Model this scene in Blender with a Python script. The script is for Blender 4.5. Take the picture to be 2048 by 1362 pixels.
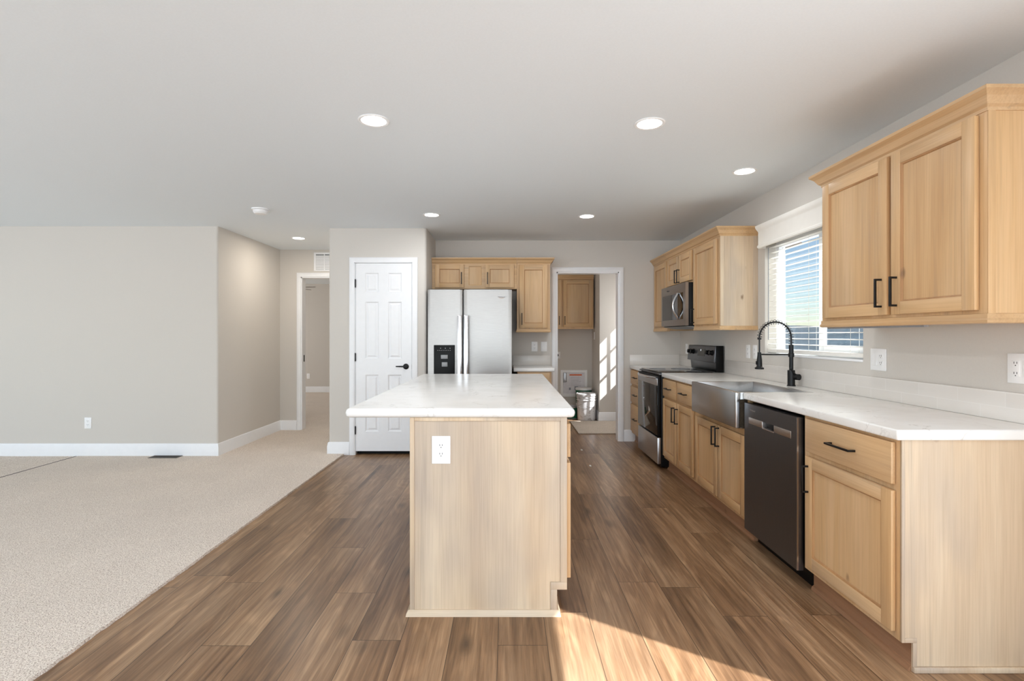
import bpy, bmesh, math, random
from mathutils import Vector, Matrix, Euler
random.seed(7)
S = bpy.context.scene
C = S.collection
for o in list(bpy.data.objects): bpy.data.objects.remove(o)

# ------------------------------------------------------------------ camera
cam_d = bpy.data.cameras.new('camera'); cam = bpy.data.objects.new('camera', cam_d); C.objects.link(cam)
cam.location = (0, 0, 1.285); cam.rotation_euler = (math.pi/2, 0, 0)
cam_d.sensor_width = 36; cam_d.lens = 1040/2048*36
cam_d.shift_x = 8/2048; cam_d.shift_y = -10/2048
cam_d.clip_start = .05; cam_d.clip_end = 2000
S.camera = cam
# ------------------------------------------------------------------ exposure
vs = S.view_settings
vs.view_transform = 'Standard'; vs.look = 'None'; vs.gamma = 1; vs.use_curve_mapping = False
vs.exposure = 0.16
S.cycles.max_bounces = 12; S.cycles.diffuse_bounces = 8; S.cycles.glossy_bounces = 4
S.cycles.transparent_max_bounces = 16
S.cycles.sample_clamp_indirect = 6
S.cycles.caustics_reflective = False; S.cycles.caustics_refractive = False
# ------------------------------------------------------------------ sky + sun
SKY_STRENGTH = 0.15; SUN_STRENGTH = 12.5; CAN_POWER = 5.5
FILL_COLOR = (.77, .89, 1)
SUN_DIR = Vector((-.744, .509, -.744)).normalized()
w = bpy.data.worlds.new('sky'); S.world = w; w.use_nodes = True
nt = w.node_tree; nt.nodes.clear()
sk = nt.nodes.new('ShaderNodeTexSky'); sk.sky_type = 'NISHITA'; sk.sun_disc = False
sk.sun_elevation = math.radians(39.5); sk.sun_rotation = math.radians(124); sk.altitude = 1600; sk.dust_density = .6
bg = nt.nodes.new('ShaderNodeBackground'); bg.inputs[1].default_value = SKY_STRENGTH
wo = nt.nodes.new('ShaderNodeOutputWorld')
nt.links.new(sk.outputs[0], bg.inputs[0]); nt.links.new(bg.outputs[0], wo.inputs[0])
sd = bpy.data.lights.new('sun', 'SUN'); sd.energy = SUN_STRENGTH; sd.angle = math.radians(.55); sd.color = (.97, .98, 1)
so = bpy.data.objects.new('sun', sd); C.objects.link(so); so.location = (6, -6, 8)
so.rotation_euler = SUN_DIR.to_track_quat('-Z', 'Y').to_euler()

# added fill lamps standing in for daylight, in unseen window and door openings
for nm, loc, rot, sx, sy, pw in (('fill_rear_right', (-.75, -4.5, 1.1), (math.pi/2, 0, 0), 4.6, 1.95, 108), ('fill_rear_left', (-5.75, -4.5, 1.1), (math.pi/2, 0, 0), 3.6, 1.95, 84),
        ('fill_left', (-8.0, -2.2, 1.3), (math.pi/2, 0, -math.pi/2), 3.3, 1.55, 40), ('fill_left', (-8.0, 1.95, 1.3), (math.pi/2, 0, -math.pi/2), 3.2, 1.55, 40),
        ('fill_patio', (2.07, -.36, .96), (math.pi/2, 0, math.pi/2), 3.0, 1.8, 62), ('fill_bedroom', (-6.95, 9.4, 1.48), (math.pi/2, 0, -math.pi/2), 1.5, 1.1, 45), ('fill_laundry', (2.085, 7.275, 1.46), (math.pi/2, 0, math.pi/2), .55, .85, 9)):
    l_ = bpy.data.lights.new(nm, 'AREA'); l_.shape = 'RECTANGLE'; l_.size = sx; l_.size_y = sy; l_.energy = pw; l_.color = (1, .97, .94) if nm in ('fill_bedroom', 'fill_laundry') else FILL_COLOR
    o_ = bpy.data.objects.new(nm, l_); C.objects.link(o_); o_.location = loc; o_.rotation_euler = rot

# ------------------------------------------------------------------ materials
def lin(r, g, b):
    f = lambda c: (c/255/12.92) if c/255 <= .04045 else ((c/255+.055)/1.055)**2.4
    return (f(r), f(g), f(b), 1)
M = {}
class NT:
    def __init__(s, name):
        s.m = bpy.data.materials.new(name); s.m.use_nodes = True; s.t = s.m.node_tree
        s.b = s.t.nodes['Principled BSDF']; s.out = s.t.nodes['Material Output']; M[name] = s.m
    def n(s, typ, **kw):
        nd = s.t.nodes.new('ShaderNode'+typ)
        for k, v in kw.items():
            if k.startswith('i_'):
                key = k[2:]; key = int(key) if key.isdigit() else key
                nd.inputs[key].default_value = v
            else: setattr(nd, k, v)
        return nd
    def l(s, a, b): s.t.links.new(a, b)
    def math(s, op, a, b=None, c=None):
        nd = s.n('Math', operation=op)
        for i, x in enumerate((a, b, c)):
            if x is None: continue
            if isinstance(x, (int, float)): nd.inputs[i].default_value = x
            else: s.l(x, nd.inputs[i])
        return nd.outputs[0]
    def ramp(s, fac, stops):
        nd = s.n('ValToRGB'); e = nd.color_ramp.elements
        while len(e) < len(stops): e.new(.5)
        for i, (p, c) in enumerate(stops):
            e[i].position = p; e[i].color = c if len(c) == 4 else (*c, 1)
        s.l(fac, nd.inputs[0]); return nd.outputs[0]
    def mix(s, fac, a, b, blend='MIX'):
        nd = s.n('Mix', data_type='RGBA', blend_type=blend)
        for sock, x in ((nd.inputs[0], fac), (nd.inputs[6], a), (nd.inputs[7], b)):
            if isinstance(x, (int, float, tuple)): sock.default_value = x
            else: s.l(x, sock)
        return nd.outputs[2]
    def bump(s, h, strength=.2, dist=.002):
        nd = s.n('Bump'); nd.inputs['Strength'].default_value = strength; nd.inputs['Distance'].default_value = dist
        s.l(h, nd.inputs['Height']); s.l(nd.outputs[0], s.b.inputs['Normal'])
    def coords(s, scale=(1, 1, 1), rnd=True, rot=(0, 0, 0)):
        tc = s.n('TexCoord'); v = tc.outputs['Object']
        if rnd:
            oi = s.n('ObjectInfo'); r = s.math('MULTIPLY', oi.outputs['Random'], 31.7)
            va = s.n('VectorMath', operation='ADD'); s.l(v, va.inputs[0])
            cb = s.n('CombineXYZ'); s.l(r, cb.inputs[0]); s.l(r, cb.inputs[1]); s.l(r, cb.inputs[2])
            s.l(cb.outputs[0], va.inputs[1]); v = va.outputs[0]
        return s.map(v, scale, rot)
    def map(s, v, scale, rot=(0, 0, 0)):
        mp = s.n('Mapping'); mp.inputs['Scale'].default_value = scale; mp.inputs['Rotation'].default_value = rot
        s.l(v, mp.inputs[0]); return mp.outputs[0]
    def noise(s, v, scale, detail=4, rough=.5, dist=0):
        nd = s.n('TexNoise'); nd.inputs['Scale'].default_value = scale; nd.inputs['Detail'].default_value = detail
        nd.inputs['Roughness'].default_value = rough; nd.inputs['Distortion'].default_value = dist
        s.l(v, nd.inputs['Vector']); return nd.outputs[0]
    def set(s, rough=.5, metal=0, spec=None):
        s.b.inputs['Roughness'].default_value = rough; s.b.inputs['Metallic'].default_value = metal
        if spec is not None: s.b.inputs['Specular IOR Level'].default_value = spec
    def col(s, c): s.l(c, s.b.inputs['Base Color'])

def paint(name, rgb, rough=.5, var=.04, scale=40, bump=0, metal=0, spec=None, bdist=.001):
    k = NT(name); c = lin(*rgb); v = k.coords(rnd=False)
    n = k.noise(v, scale, 3)
    k.col(k.ramp(n, [(.3, tuple(x*(1-var) for x in c[:3])), (.7, tuple(min(1, x*(1+var)) for x in c[:3]))]))
    k.set(rough, metal, spec)
    if bump: k.bump(n, bump, bdist)
    return k.m
paint('wall_paint', (208, 203, 196), .75, .015, 160, .12, spec=.25)
paint('ceiling_paint', (233, 239, 243), .85, .012, 120, .12, spec=.15)
paint('white_trim', (238, 239, 241), .35, .01, 20)
paint('white_plastic', (242, 242, 242), .3, .01, 30)
paint('vinyl', (240, 241, 243), .35, .01, 20)
paint('slat_white', (243, 241, 235), .45, .01, 20)
paint('black_metal', (16, 16, 17), .4, .1, 60, metal=.3)
paint('black_plastic', (11, 11, 12), .4, .1, 60, spec=.2)
paint('dark_void', (8, 8, 8), .9, .1, 20)
paint('black_glass', (10, 10, 11), .06, .05, 10, spec=.6)
paint('display_glass', (40, 36, 33), .15, .1, 60)
paint('grey_plastic', (150, 152, 155), .4, .05, 60)
paint('stucco', (236, 230, 216), .9, .04, 20, .2)
paint('roof_shingle', (110, 96, 86), .9, .2, 14, .3)
paint('ground_gravel', (196, 190, 182), .95, .2, 3, .3)
paint('hill_scrub', (62, 76, 84), 1, .3, .06)
paint('logo_grey', (70, 72, 76), .4, .02, 30)
paint('logo_orange', (214, 140, 40), .4, .02, 30)
paint('green_label', (18, 92, 66), .45, .08, 18)
paint('steel_can', (190, 192, 196), .35, .06, 30, metal=.7)
paint('paper', (226, 224, 228), .7, .05, 25)
paint('grey_print', (150, 152, 160), .7, .12, 30)
paint('orange_print', (226, 98, 34), .6, .05, 25)
paint('fan_blade', (120, 104, 92), .5, .08, 12)
paint('register_metal', (96, 90, 82), .5, .1, 40, metal=.3)
paint('seam_brown', (58, 48, 40), .9, .3, 60)
paint('undercoat', (50, 42, 30), .9, .4, 90)
paint('scrap_white', (225, 222, 215), .6, .05, 40)

def metal(name, rgb, rough, axis='z', streak=.06, aniso=0):
    k = NT(name); sc = {'x': (1, 90, 90), 'y': (90, 1, 90), 'z': (90, 90, 1)}[axis]
    n = k.noise(k.coords(sc, rnd=False), 6, 3); c = lin(*rgb)
    k.col(k.ramp(n, [(.3, tuple(x*(1-streak) for x in c[:3])), (.7, tuple(min(1, x*(1+streak)) for x in c[:3]))]))
    k.set(rough, 1.0); k.bump(n, .03, .0005)
    return k.m
metal('stainless', (166, 163, 160), .38, 'x')
metal('stainless_y', (200, 200, 203), .3, 'y')
metal('sink_steel', (196, 196, 196), .26, 'y')
metal('bright_steel', (225, 225, 228), .22, 'z')
metal('black_stainless', (112, 114, 119), .36, 'z')
metal('grey_stainless', (152, 144, 137), .33, 'y')
metal('strip_steel', (196, 190, 186), .35, 'y')

def wood(name, axis, cols, gcol, gmax):
    k = NT(name)
    i = 'xyz'.index(axis)
    sc = [1, 1, 1]; sc[i] = .05
    v0 = k.coords()
    tuplesc = lambda a, b: tuple(b if j == i else a for j in range(3))
    broad = k.noise(k.map(v0, tuplesc(7, .55)), 1, 4, .55, .4)
    fine = k.noise(k.map(v0, tuplesc(130, 3)), 1, 3, .6)
    cloud = k.noise(k.map(v0, tuplesc(3, 1.2)), 1, 3, .5)
    base = k.ramp(broad, [(.28, lin(*cols[0])), (.5, lin(*cols[1])), (.72, lin(*cols[2]))])
    grey = k.mix(k.ramp(cloud, [(.45, (0, 0, 0)), (.7, (gmax, gmax, gmax))]), base, lin(*gcol))
    f = k.ramp(fine, [(.3, (.86, .84, .82)), (.6, (1, 1, 1))])
    c = k.mix(.8, grey, f, 'MULTIPLY')
    stk = k.ramp(k.noise(k.map(v0, tuplesc(22, .45)), 1, 3, .6, .3), [(.60, (0, 0, 0)), (.74, (.38, .38, .38))])
    c = k.mix(stk, c, lin(*[int(x*.80) for x in gcol]))
    vo = k.n('TexVoronoi', feature='F1'); vo.inputs['Scale'].default_value = 1
    k.l(k.map(v0, tuplesc(5.2, 3.0)), vo.inputs['Vector'])
    wob = k.noise(k.map(v0, tuplesc(60, 30)), 1, 2)
    d = k.math('ADD', vo.outputs['Distance'], k.math('MULTIPLY', k.math('SUBTRACT', wob, .5), .06))
    sel = k.n('SeparateColor'); k.l(vo.outputs['Color'], sel.inputs[0])
    on = k.math('GREATER_THAN', sel.outputs[0], .42)
    kn = k.ramp(d, [(.02, (.8, .8, .8)), (.085, (0, 0, 0))])
    c = k.mix(k.math('MULTIPLY', kn, on), c, lin(122, 92, 66))
    k.col(c); k.set(.42, 0, .4); k.bump(fine, .04, .0006)
    return k.m
HONEY = ((192, 153, 108), (206, 169, 124), (216, 182, 141))
for n_, a_ in (('wood_vertical', 'z'), ('wood_along_y', 'y'), ('wood_along_x', 'x')): wood(n_, a_, HONEY, (182, 158, 130), .45)
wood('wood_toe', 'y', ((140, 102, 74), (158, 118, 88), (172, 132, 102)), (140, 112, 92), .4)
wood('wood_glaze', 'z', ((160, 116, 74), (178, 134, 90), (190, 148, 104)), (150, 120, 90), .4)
wood('pale_panel', 'z', ((196, 171, 142), (209, 187, 159), (218, 199, 173)), (172, 158, 145), .8)  # paler, greyer wood tones for the end panels and island
wood('pale_trim', 'x', ((196, 172, 143), (209, 188, 159), (217, 198, 172)), (176, 161, 147), .4)

def quartz():
    k = NT('quartz'); v = k.coords(rnd=False)
    n = k.noise(v, 2.2, 6, .6, .9)
    vein = k.math('ABSOLUTE', k.math('SUBTRACT', n, .5))
    vm = k.ramp(vein, [(0, (.34, .34, .34)), (.012, (0, 0, 0))])
    msk = k.ramp(k.noise(v, 3.1, 2), [(.44, (0, 0, 0)), (.6, (1, 1, 1))])
    cloud = k.ramp(k.noise(v, 6, 4), [(.3, lin(226, 225, 222)), (.7, lin(234, 233, 231))])
    k.col(k.mix(k.math('MULTIPLY', vm, msk), cloud, lin(150, 140, 132)))
    k.set(.22, 0, .5)
quartz()

def laminate():
    k = NT('laminate'); tc = k.n('TexCoord'); sp = k.n('SeparateXYZ'); k.l(tc.outputs['Object'], sp.inputs[0])
    X, Y = sp.outputs[0], sp.outputs[1]
    PW, PL = .205, 1.5
    xr = k.math('ADD', k.math('DIVIDE', X, PW), 50 - .368/PW)
    row = k.math('FLOOR', xr); fx = k.math('SUBTRACT', xr, row)
    w1 = k.n('TexWhiteNoise', noise_dimensions='1D'); k.l(row, w1.inputs['W'])
    yr = k.math('ADD', k.math('ADD', k.math('DIVIDE', Y, PL), w1.outputs[0]), 40)
    colm = k.math('FLOOR', yr); fy = k.math('SUBTRACT', yr, colm)
    cb = k.n('CombineXYZ'); k.l(row, cb.inputs[0]); k.l(colm, cb.inputs[1])
    w2 = k.n('TexWhiteNoise', noise_dimensions='2D'); k.l(cb.outputs[0], w2.inputs['Vector'])
    pid = w2.outputs[0]
    off = k.math('MULTIPLY', pid, 60)
    def vec(sx, sy):
        c = k.n('CombineXYZ'); k.l(k.math('MULTIPLY', X, sx), c.inputs[0]); k.l(k.math('MULTIPLY', Y, sy), c.inputs[1]); k.l(off, c.inputs[2]); return c.outputs[0]
    big = k.noise(vec(5.5, .9), 1, 2, .45, .3)
    rings = k.math('SINE', k.math('MULTIPLY', big, 70))
    ringm = k.ramp(rings, [(.0, (0, 0, 0)), (1.0, (1, 1, 1))])
    fine = k.noise(vec(150, 5), 1, 4, .6)
    zone = k.noise(vec(4.5, .7), 1, 3, .5, .4)
    streak = k.noise(vec(42, 1.5), 1, 4, .6, .2)
    patch = k.math('ADD', k.math('MULTIPLY', zone, .55), k.math('MULTIPLY', streak, .45))
    base = k.ramp(patch, [(.34, lin(98, 71, 49)), (.48, lin(146, 113, 83)), (.64, lin(184, 151, 118))])
    tone = k.ramp(pid, [(0, (.86, .85, .84)), (.5, (.98, .97, .95)), (1, (1.07, 1.05, 1.03))])
    c = k.mix(1.0, base, tone, 'MULTIPLY')
    c = k.mix(k.math('MULTIPLY', k.math('SUBTRACT', 1, ringm), .2), c, lin(70, 50, 36))
    c = k.mix(.75, c, k.ramp(fine, [(.3, (.66, .64, .62)), (.6, (1, 1, 1))]), 'MULTIPLY')
    vo = k.n('TexVoronoi', feature='F1'); vo.inputs['Scale'].default_value = 1; k.l(vec(4.5, 1.7), vo.inputs['Vector'])
    d = k.math('ADD', vo.outputs['Distance'], k.math('MULTIPLY', k.math('SUBTRACT', patch, .5), .22))
    kn = k.ramp(d, [(.02, (.7, .7, .7)), (.16, (0, 0, 0))])
    c = k.mix(kn, c, lin(52, 38, 28))
    ex = k.math('MINIMUM', fx, k.math('SUBTRACT', 1, fx)); ey = k.math('MINIMUM', fy, k.math('SUBTRACT', 1, fy))
    sx = k.math('LESS_THAN', ex, .0075); sy = k.math('LESS_THAN', ey, .0010)
    seam = k.math('MAXIMUM', sx, sy)
    c = k.mix(k.math('MULTIPLY', seam, .75), c, lin(40, 28, 20))
    k.col(c); k.set(.31, 0, .45)
    k.bump(k.math('SUBTRACT', fine, k.math('MULTIPLY', seam, 2)), .12, .0008)
laminate()

def carpet(name, dark, light):
    k = NT(name); v = k.coords(rnd=False)
    sp = k.noise(v, 190, 2, .7); lo = k.noise(v, 2.2, 3)
    c = k.ramp(sp, [(.34, lin(*dark)), (.56, lin(*light))])
    k.col(k.mix(1.0, c, k.ramp(lo, [(.3, (.94, .94, .94)), (.7, (1, 1, 1))]), 'MULTIPLY'))
    k.set(1.0, 0, .05); k.bump(sp, 1.0, .006)
carpet('carpet', (174, 154, 139), (252, 241, 229))
carpet('rug', (166, 150, 134), (232, 220, 206))

def tile():
    k = NT('tile'); tc = k.n('TexCoord'); sp = k.n('SeparateXYZ'); k.l(tc.outputs['Object'], sp.inputs[0])
    cb = k.n('CombineXYZ'); k.l(k.math('ADD', sp.outputs[1], sp.outputs[0]), cb.inputs[0]); k.l(sp.outputs[2], cb.inputs[1])
    br = k.n('TexBrick', offset=.5); br.inputs['Color1'].default_value = lin(217, 212, 206); br.inputs['Color2'].default_value = lin(222, 217, 211)
    br.inputs['Mortar'].default_value = lin(226, 222, 217); br.inputs['Scale'].default_value = 1
    br.inputs['Brick Width'].default_value = .23; br.inputs['Row Height'].default_value = .0615; br.inputs['Mortar Size'].default_value = .0018
    k.l(cb.outputs[0], br.inputs['Vector']); k.col(br.outputs[0]); k.set(.2, 0, .5)
    k.bump(br.outputs[1], -.12, .001)
tile()

def glass():
    k = NT('pane'); k.t.nodes.remove(k.b)
    tr = k.n('BsdfTransparent'); gl = k.n('BsdfGlossy'); gl.inputs['Roughness'].default_value = .02
    lw = k.n('LayerWeight'); mx = k.n('MixShader')
    fac = k.math('ADD', k.math('MULTIPLY', k.math('POWER', lw.outputs['Facing'], 4.0), .8), .04)
    tr.inputs[0].default_value = (.95, .97, .97, 1)
    k.l(fac, mx.inputs[0]); k.l(tr.outputs[0], mx.inputs[1]); k.l(gl.outputs[0], mx.inputs[2]); k.l(mx.outputs[0], k.out.inputs[0])
glass()
def emit(name, rgb, s):
    k = NT(name); k.b.inputs['Base Color'].default_value = (1, 1, 1, 1)
    k.b.inputs['Emission Color'].default_value = (*rgb, 1); k.b.inputs['Emission Strength'].default_value = s
emit('led_lens', (1, .96, .9), 9)
emit('clock_led', (.8, .9, 1), 1.5)
def bucket_mat():
    k = NT('splattered_plastic'); v = k.coords(rnd=False)
    s = k.ramp(k.noise(v, 22, 5, .7), [(.52, (0, 0, 0)), (.6, (.8, .8, .8))])
    k.col(k.mix(s, lin(222, 221, 222), lin(168, 160, 156))); k.set(.45)
bucket_mat()

# ------------------------------------------------------------------ mesh helpers
ID = lambda a, b, c: (a, b, c)
def FX(X): return lambda u, v, w_: (X-w_, u, v)       # faces -X: u along Y, v up, w out of the face
def FY(Y): return lambda u, v, w_: (u, Y-w_, v)       # faces -Y: u along X
def FXP(X): return lambda u, v, w_: (X+w_, u, v)      # faces +X
class MB:
    def __init__(s, T=ID): s.bm = bmesh.new(); s.T = T; s.mi = 0
    def v(s, a, b, c): return s.bm.verts.new(s.T(a, b, c))
    def f(s, vs_):
        try:
            f = s.bm.faces.new(vs_); f.material_index = s.mi; return f
        except ValueError: return None
    def box(s, a0, a1, b0, b1, c0, c1, bev=0, seg=2):
        V = [s.v(a, b, c) for a in (a0, a1) for b in (b0, b1) for c in (c0, c1)]
        F = [s.f([V[i] for i in q]) for q in ((0, 1, 3, 2), (4, 6, 7, 5), (0, 4, 5, 1), (2, 3, 7, 6), (0, 2, 6, 4), (1, 5, 7, 3))]
        if bev:
            ed = {e for f in F for e in f.edges}
            r = bmesh.ops.bevel(s.bm, geom=list(ed), offset=bev, segments=seg, profile=.5, affect='EDGES', clamp_overlap=True)
            for f in r['faces']: f.material_index = s.mi
        return s
    def rings(s, R, closed=False, cap=True):
        n = len(R[0])
        for i in range(len(R)-(0 if closed else 1)):
            A, B = R[i], R[(i+1) % len(R)]
            for j in range(n): s.f([A[j], A[(j+1) % n], B[(j+1) % n], B[j]])
        if cap and not closed: s.f(list(reversed(R[0]))); s.f(R[-1])
        return s
    def tube(s, pts, r, seg=10, cap=True, closed=False):
        P = [Vector(p) for p in pts]; R = []; n = len(P); up = None
        for i, p in enumerate(P):
            a = P[i-1] if (i or closed) else p; b = P[(i+1) % n] if (i < n-1 or closed) else p
            t = (b-a).normalized()
            if up is None: up = t.orthogonal().normalized()
            up = (up - t*up.dot(t)).normalized(); sd_ = t.cross(up)
            rr = r[i] if isinstance(r, (list, tuple)) else r
            R.append([s.v(*(p + (up*math.cos(q) + sd_*math.sin(q))*rr)) for q in (2*math.pi*k/seg for k in range(seg))])
        return s.rings(R, closed, cap)
    def cyl(s, p0, p1, r0, r1=None, seg=24): return s.tube([p0, p1], [r0, r0 if r1 is None else r1], seg)
    def lathe(s, prof, org, axis=(0, 0, 1), seg=32, closed=False):
        ax = Vector(axis).normalized(); u = ax.orthogonal().normalized(); w_ = ax.cross(u); o = Vector(org)
        R = [[s.v(*(o + ax*h + (u*math.cos(q) + w_*math.sin(q))*max(r, 1e-4))) for q in (2*math.pi*k/seg for k in range(seg))] for r, h in prof]
        return s.rings(R, closed)
    def prism(s, poly, c0, c1, perm='abc', bev=0, seg=2):
        def P(a, b, c): return {'abc': (a, b, c), 'acb': (a, c, b), 'cab': (c, a, b)}[perm]
        A = [s.v(*P(a, b, c0)) for a, b in poly]; B = [s.v(*P(a, b, c1)) for a, b in poly]; n = len(poly)
        F = [s.f(A), s.f(B)] + [s.f([A[i], A[(i+1) % n], B[(i+1) % n], B[i]]) for i in range(n)]
        if bev:
            ed = {e for f in F if f for e in f.edges}
            r = bmesh.ops.bevel(s.bm, geom=list(ed), offset=bev, segments=seg, profile=.5, affect='EDGES', clamp_overlap=True)
            for f in r['faces']: f.material_index = s.mi
        return s
    def sweep(s, path, prof, side=1, closed=False):
        n = len(path); R = []
        def nrm(p, q):
            d = Vector((q[0]-p[0], q[1]-p[1])).normalized(); return Vector((-d.y, d.x))*side
        for i, p in enumerate(path):
            n1 = nrm(path[i-1], p) if (i or closed) else None
            n2 = nrm(p, path[(i+1) % n]) if (i < n-1 or closed) else None
            if n1 is None: m = n2
            elif n2 is None: m = n1
            else: m = (n1+n2)/(1+n1.dot(n2))
            R.append([s.v(p[0]+m.x*o, p[1]+m.y*o, h) for o, h in prof])
        return s.rings(R, closed)
    def grid_wall(s, us, vs_, holes, w0, w1):
        us = sorted({*us, *[h[0] for h in holes], *[h[1] for h in holes]}); vs_ = sorted({*vs_, *[h[2] for h in holes], *[h[3] for h in holes]})
        def solid(i, j):
            if not (0 <= i < len(us)-1 and 0 <= j < len(vs_)-1): return False
            cu, cv = (us[i]+us[i+1])/2, (vs_[j]+vs_[j+1])/2
            return not any(h[0] < cu < h[1] and h[2] < cv < h[3] for h in holes)
        A = {}; B = {}
        def g(D, i, j, w_):
            if (i, j) not in D: D[i, j] = s.v(us[i], vs_[j], w_)
            return D[i, j]
        for i in range(len(us)-1):
            for j in range(len(vs_)-1):
                if not solid(i, j): continue
                q = [(i, j), (i+1, j), (i+1, j+1), (i, j+1)]
                s.f([g(A, *k, w0) for k in q]); s.f([g(B, *k, w1) for k in reversed(q)])
                for (p, r, di, dj) in ((0, 1, 0, -1), (1, 2, 1, 0), (2, 3, 0, 1), (3, 0, -1, 0)):
                    if not solid(i+di, j+dj): s.f([g(A, *q[r], w0), g(A, *q[p], w0), g(B, *q[p], w1), g(B, *q[r], w1)])
        return s
    def build(s, name, mats, parent=None, label=None, ang=.6, **props):
        bm = s.bm
        bmesh.ops.recalc_face_normals(bm, faces=bm.faces[:])
        for f in bm.faces: f.smooth = True
        for e in bm.edges:
            if len(e.link_faces) != 2 or e.calc_face_angle(0) > ang: e.smooth = False
        off = OFF.get(parent.name) if parent else None
        if off is not None: bmesh.ops.translate(bm, verts=bm.verts[:], vec=-off)
        me = bpy.data.meshes.new(name); bm.to_mesh(me); bm.free()
        for m in (mats if isinstance(mats, (list, tuple)) else [mats]): me.materials.append(M[m])
        o = bpy.data.objects.new(name, me); C.objects.link(o)
        if parent: o.parent = parent; OFF[o.name] = off
        if label: o['label'] = label
        for k, v in props.items(): o[k] = v
        return o
OFF = {}
def thing(name, label, cat, loc, group=None, kind=None):
    o = bpy.data.objects.new(name, None); C.objects.link(o); o.location = loc; o.empty_display_size = .1
    OFF[o.name] = Vector(loc)
    if kind: o['kind'] = kind
    o['label'] = label
    if cat: o['category'] = cat
    if group: o['group'] = group
    return o
def dup(root, loc, label, group=None):
    def rec(o, par):
        c = o.copy(); C.objects.link(c)
        if par: c.parent = par
        for ch in list(o.children): rec(ch, c)
        return c
    r = rec(root, None); r.location = loc; r['label'] = label
    if group: r['group'] = group
    return r
def struct(mb, name, mats, **kw): return mb.build(name, mats, kind='structure', **kw)
def arc(cx, cy, r, a0, a1, n=6):
    return [(cx+r*math.cos(math.radians(a0+(a1-a0)*i/n)), cy+r*math.sin(math.radians(a0+(a1-a0)*i/n))) for i in range(n+1)]
def text(body, size, T, u, v, w_, name, m, parent, depth=.0004):
    cu = bpy.data.curves.new(name, 'FONT'); cu.body = body; cu.size = size; cu.align_x = 'CENTER'; cu.align_y = 'CENTER'; cu.extrude = depth
    to = bpy.data.objects.new(name, cu); C.objects.link(to); bpy.context.view_layer.update()
    me = bpy.data.meshes.new_from_object(to.evaluated_get(bpy.context.evaluated_depsgraph_get()))
    bpy.data.objects.remove(to); bpy.data.curves.remove(cu)
    off = OFF[parent.name]
    for x in me.vertices: x.co = Vector(T(u+x.co.x, v+x.co.y, w_+x.co.z)) - off
    me.materials.clear(); me.materials.append(M[m])
    me.name = name; o = bpy.data.objects.new(name, me); C.objects.link(o); o.parent = parent; OFF[o.name] = off
    return o

# ================================================================== THE ROOM
H = 2.44; XR = 2.09; YB = 6.32
b = MB(); b.box(-8.2, 2.23, -4.7, 8.9, -.12, 0); floor = struct(b, 'floor', 'laminate')
def jag_poly():
    p = [(-4.534, -4.55)]; y = -4.55
    while y < 5.58:
        p.append((-1.765 + random.uniform(-.004, .003), y)); y += .03
    p += [(-1.765, 5.6), (-1.93, 5.6), (-1.93, 7.0), (-1.2, 7.12), (-1.2, 11.65), (-4.534, 11.65)]
    return p
b = MB(); b.prism(jag_poly(), 0, .015); struct(b, 'floor_carpet', 'carpet')
b = MB(); b.prism([(-8.06, -4.55), (-4.562, -4.55), (-4.562, 11.65), (-8.06, 11.65)], 0, .012); struct(b, 'floor_carpet_side', 'carpet')
b = MB(); b.box(-4.5615, -4.5345, -4.5, 5.5, .0005, .0125); struct(b, 'trim_carpet_seam', 'seam_brown')
b = MB(); b.box(-8.3, 2.23, -4.7, 11.9, H, H+.12); struct(b, 'ceiling', 'ceiling_paint')
b = MB(); b.box(-8.3, -1.0, 8.9, 11.9, -.12, 0); struct(b, 'floor_bedroom', 'laminate')

PAT = (-1.9, 1.18, .04, 2.06)      # patio door glass opening beside the camera
WIN = (3.06, 4.23, 1.13, 2.04)
LDR = (6.78, 7.60, 0, 2.03)
b = MB(FX(XR)); b.grid_wall([-4.7, 7.9], [0, H], [PAT, WIN, LDR], 0, -.14); struct(b, 'wall_right', 'wall_paint')
b = MB(FY(YB)); b.grid_wall([-.98, XR], [0, H], [(.59, 1.349, 0, 2.057)], 0, -.12); struct(b, 'wall_back', 'wall_paint')
# pantry closet block with rounded corners
b = MB()
b.prism([(-1.66, 5.6)] + arc(-1.929+.02, 5.62, .02, 270, 180) + [(-1.929, 7.0), (-1.829, 7.0), (-1.829, 5.7), (-1.66, 5.7)], 0, H)
b.prism([(-1.02, 5.6)] + arc(-.88-.03, 5.63, .03, 270, 360) + [(-.88, 6.32), (-.98, 6.32), (-.98, 5.7), (-1.02, 5.7)], 0, H)
b.box(-1.66, -1.02, 5.6, 5.7, 2.083, H); struct(b, 'wall_pantry', 'wall_paint')
b = MB(); b.prism([(-8.2, 5.5)] + arc(-3.07-.02, 5.52, .02, 270, 360) + [(-3.07, 7.0), (-3.19, 7.0), (-3.19, 5.62), (-8.2, 5.62)], 0, H); struct(b, 'wall_left', 'wall_paint')
b = MB(FY(7.0)); b.grid_wall([-7.1, -1.1], [0, H], [(-2.785, -2.0, 0, 2.073)], 0, -.12); struct(b, 'wall_hall', 'wall_paint')
b = MB(FY(11.65)); b.grid_wall([-7.1, -1.1], [0, H], [], 0, -.12); struct(b, 'wall_bedroom_back', 'wall_paint')
b = MB(FX(-7.1)); b.grid_wall([7.0, 11.77], [0, H], [(8.6, 10.2, .9, 2.05)], 0, .1); struct(b, 'wall_bedroom_left', 'wall_paint')
b = MB(FX(-1.2)); b.grid_wall([7.12, 11.77], [0, H], [], 0, -.1); struct(b, 'wall_bedroom_right', 'wall_paint')
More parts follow.
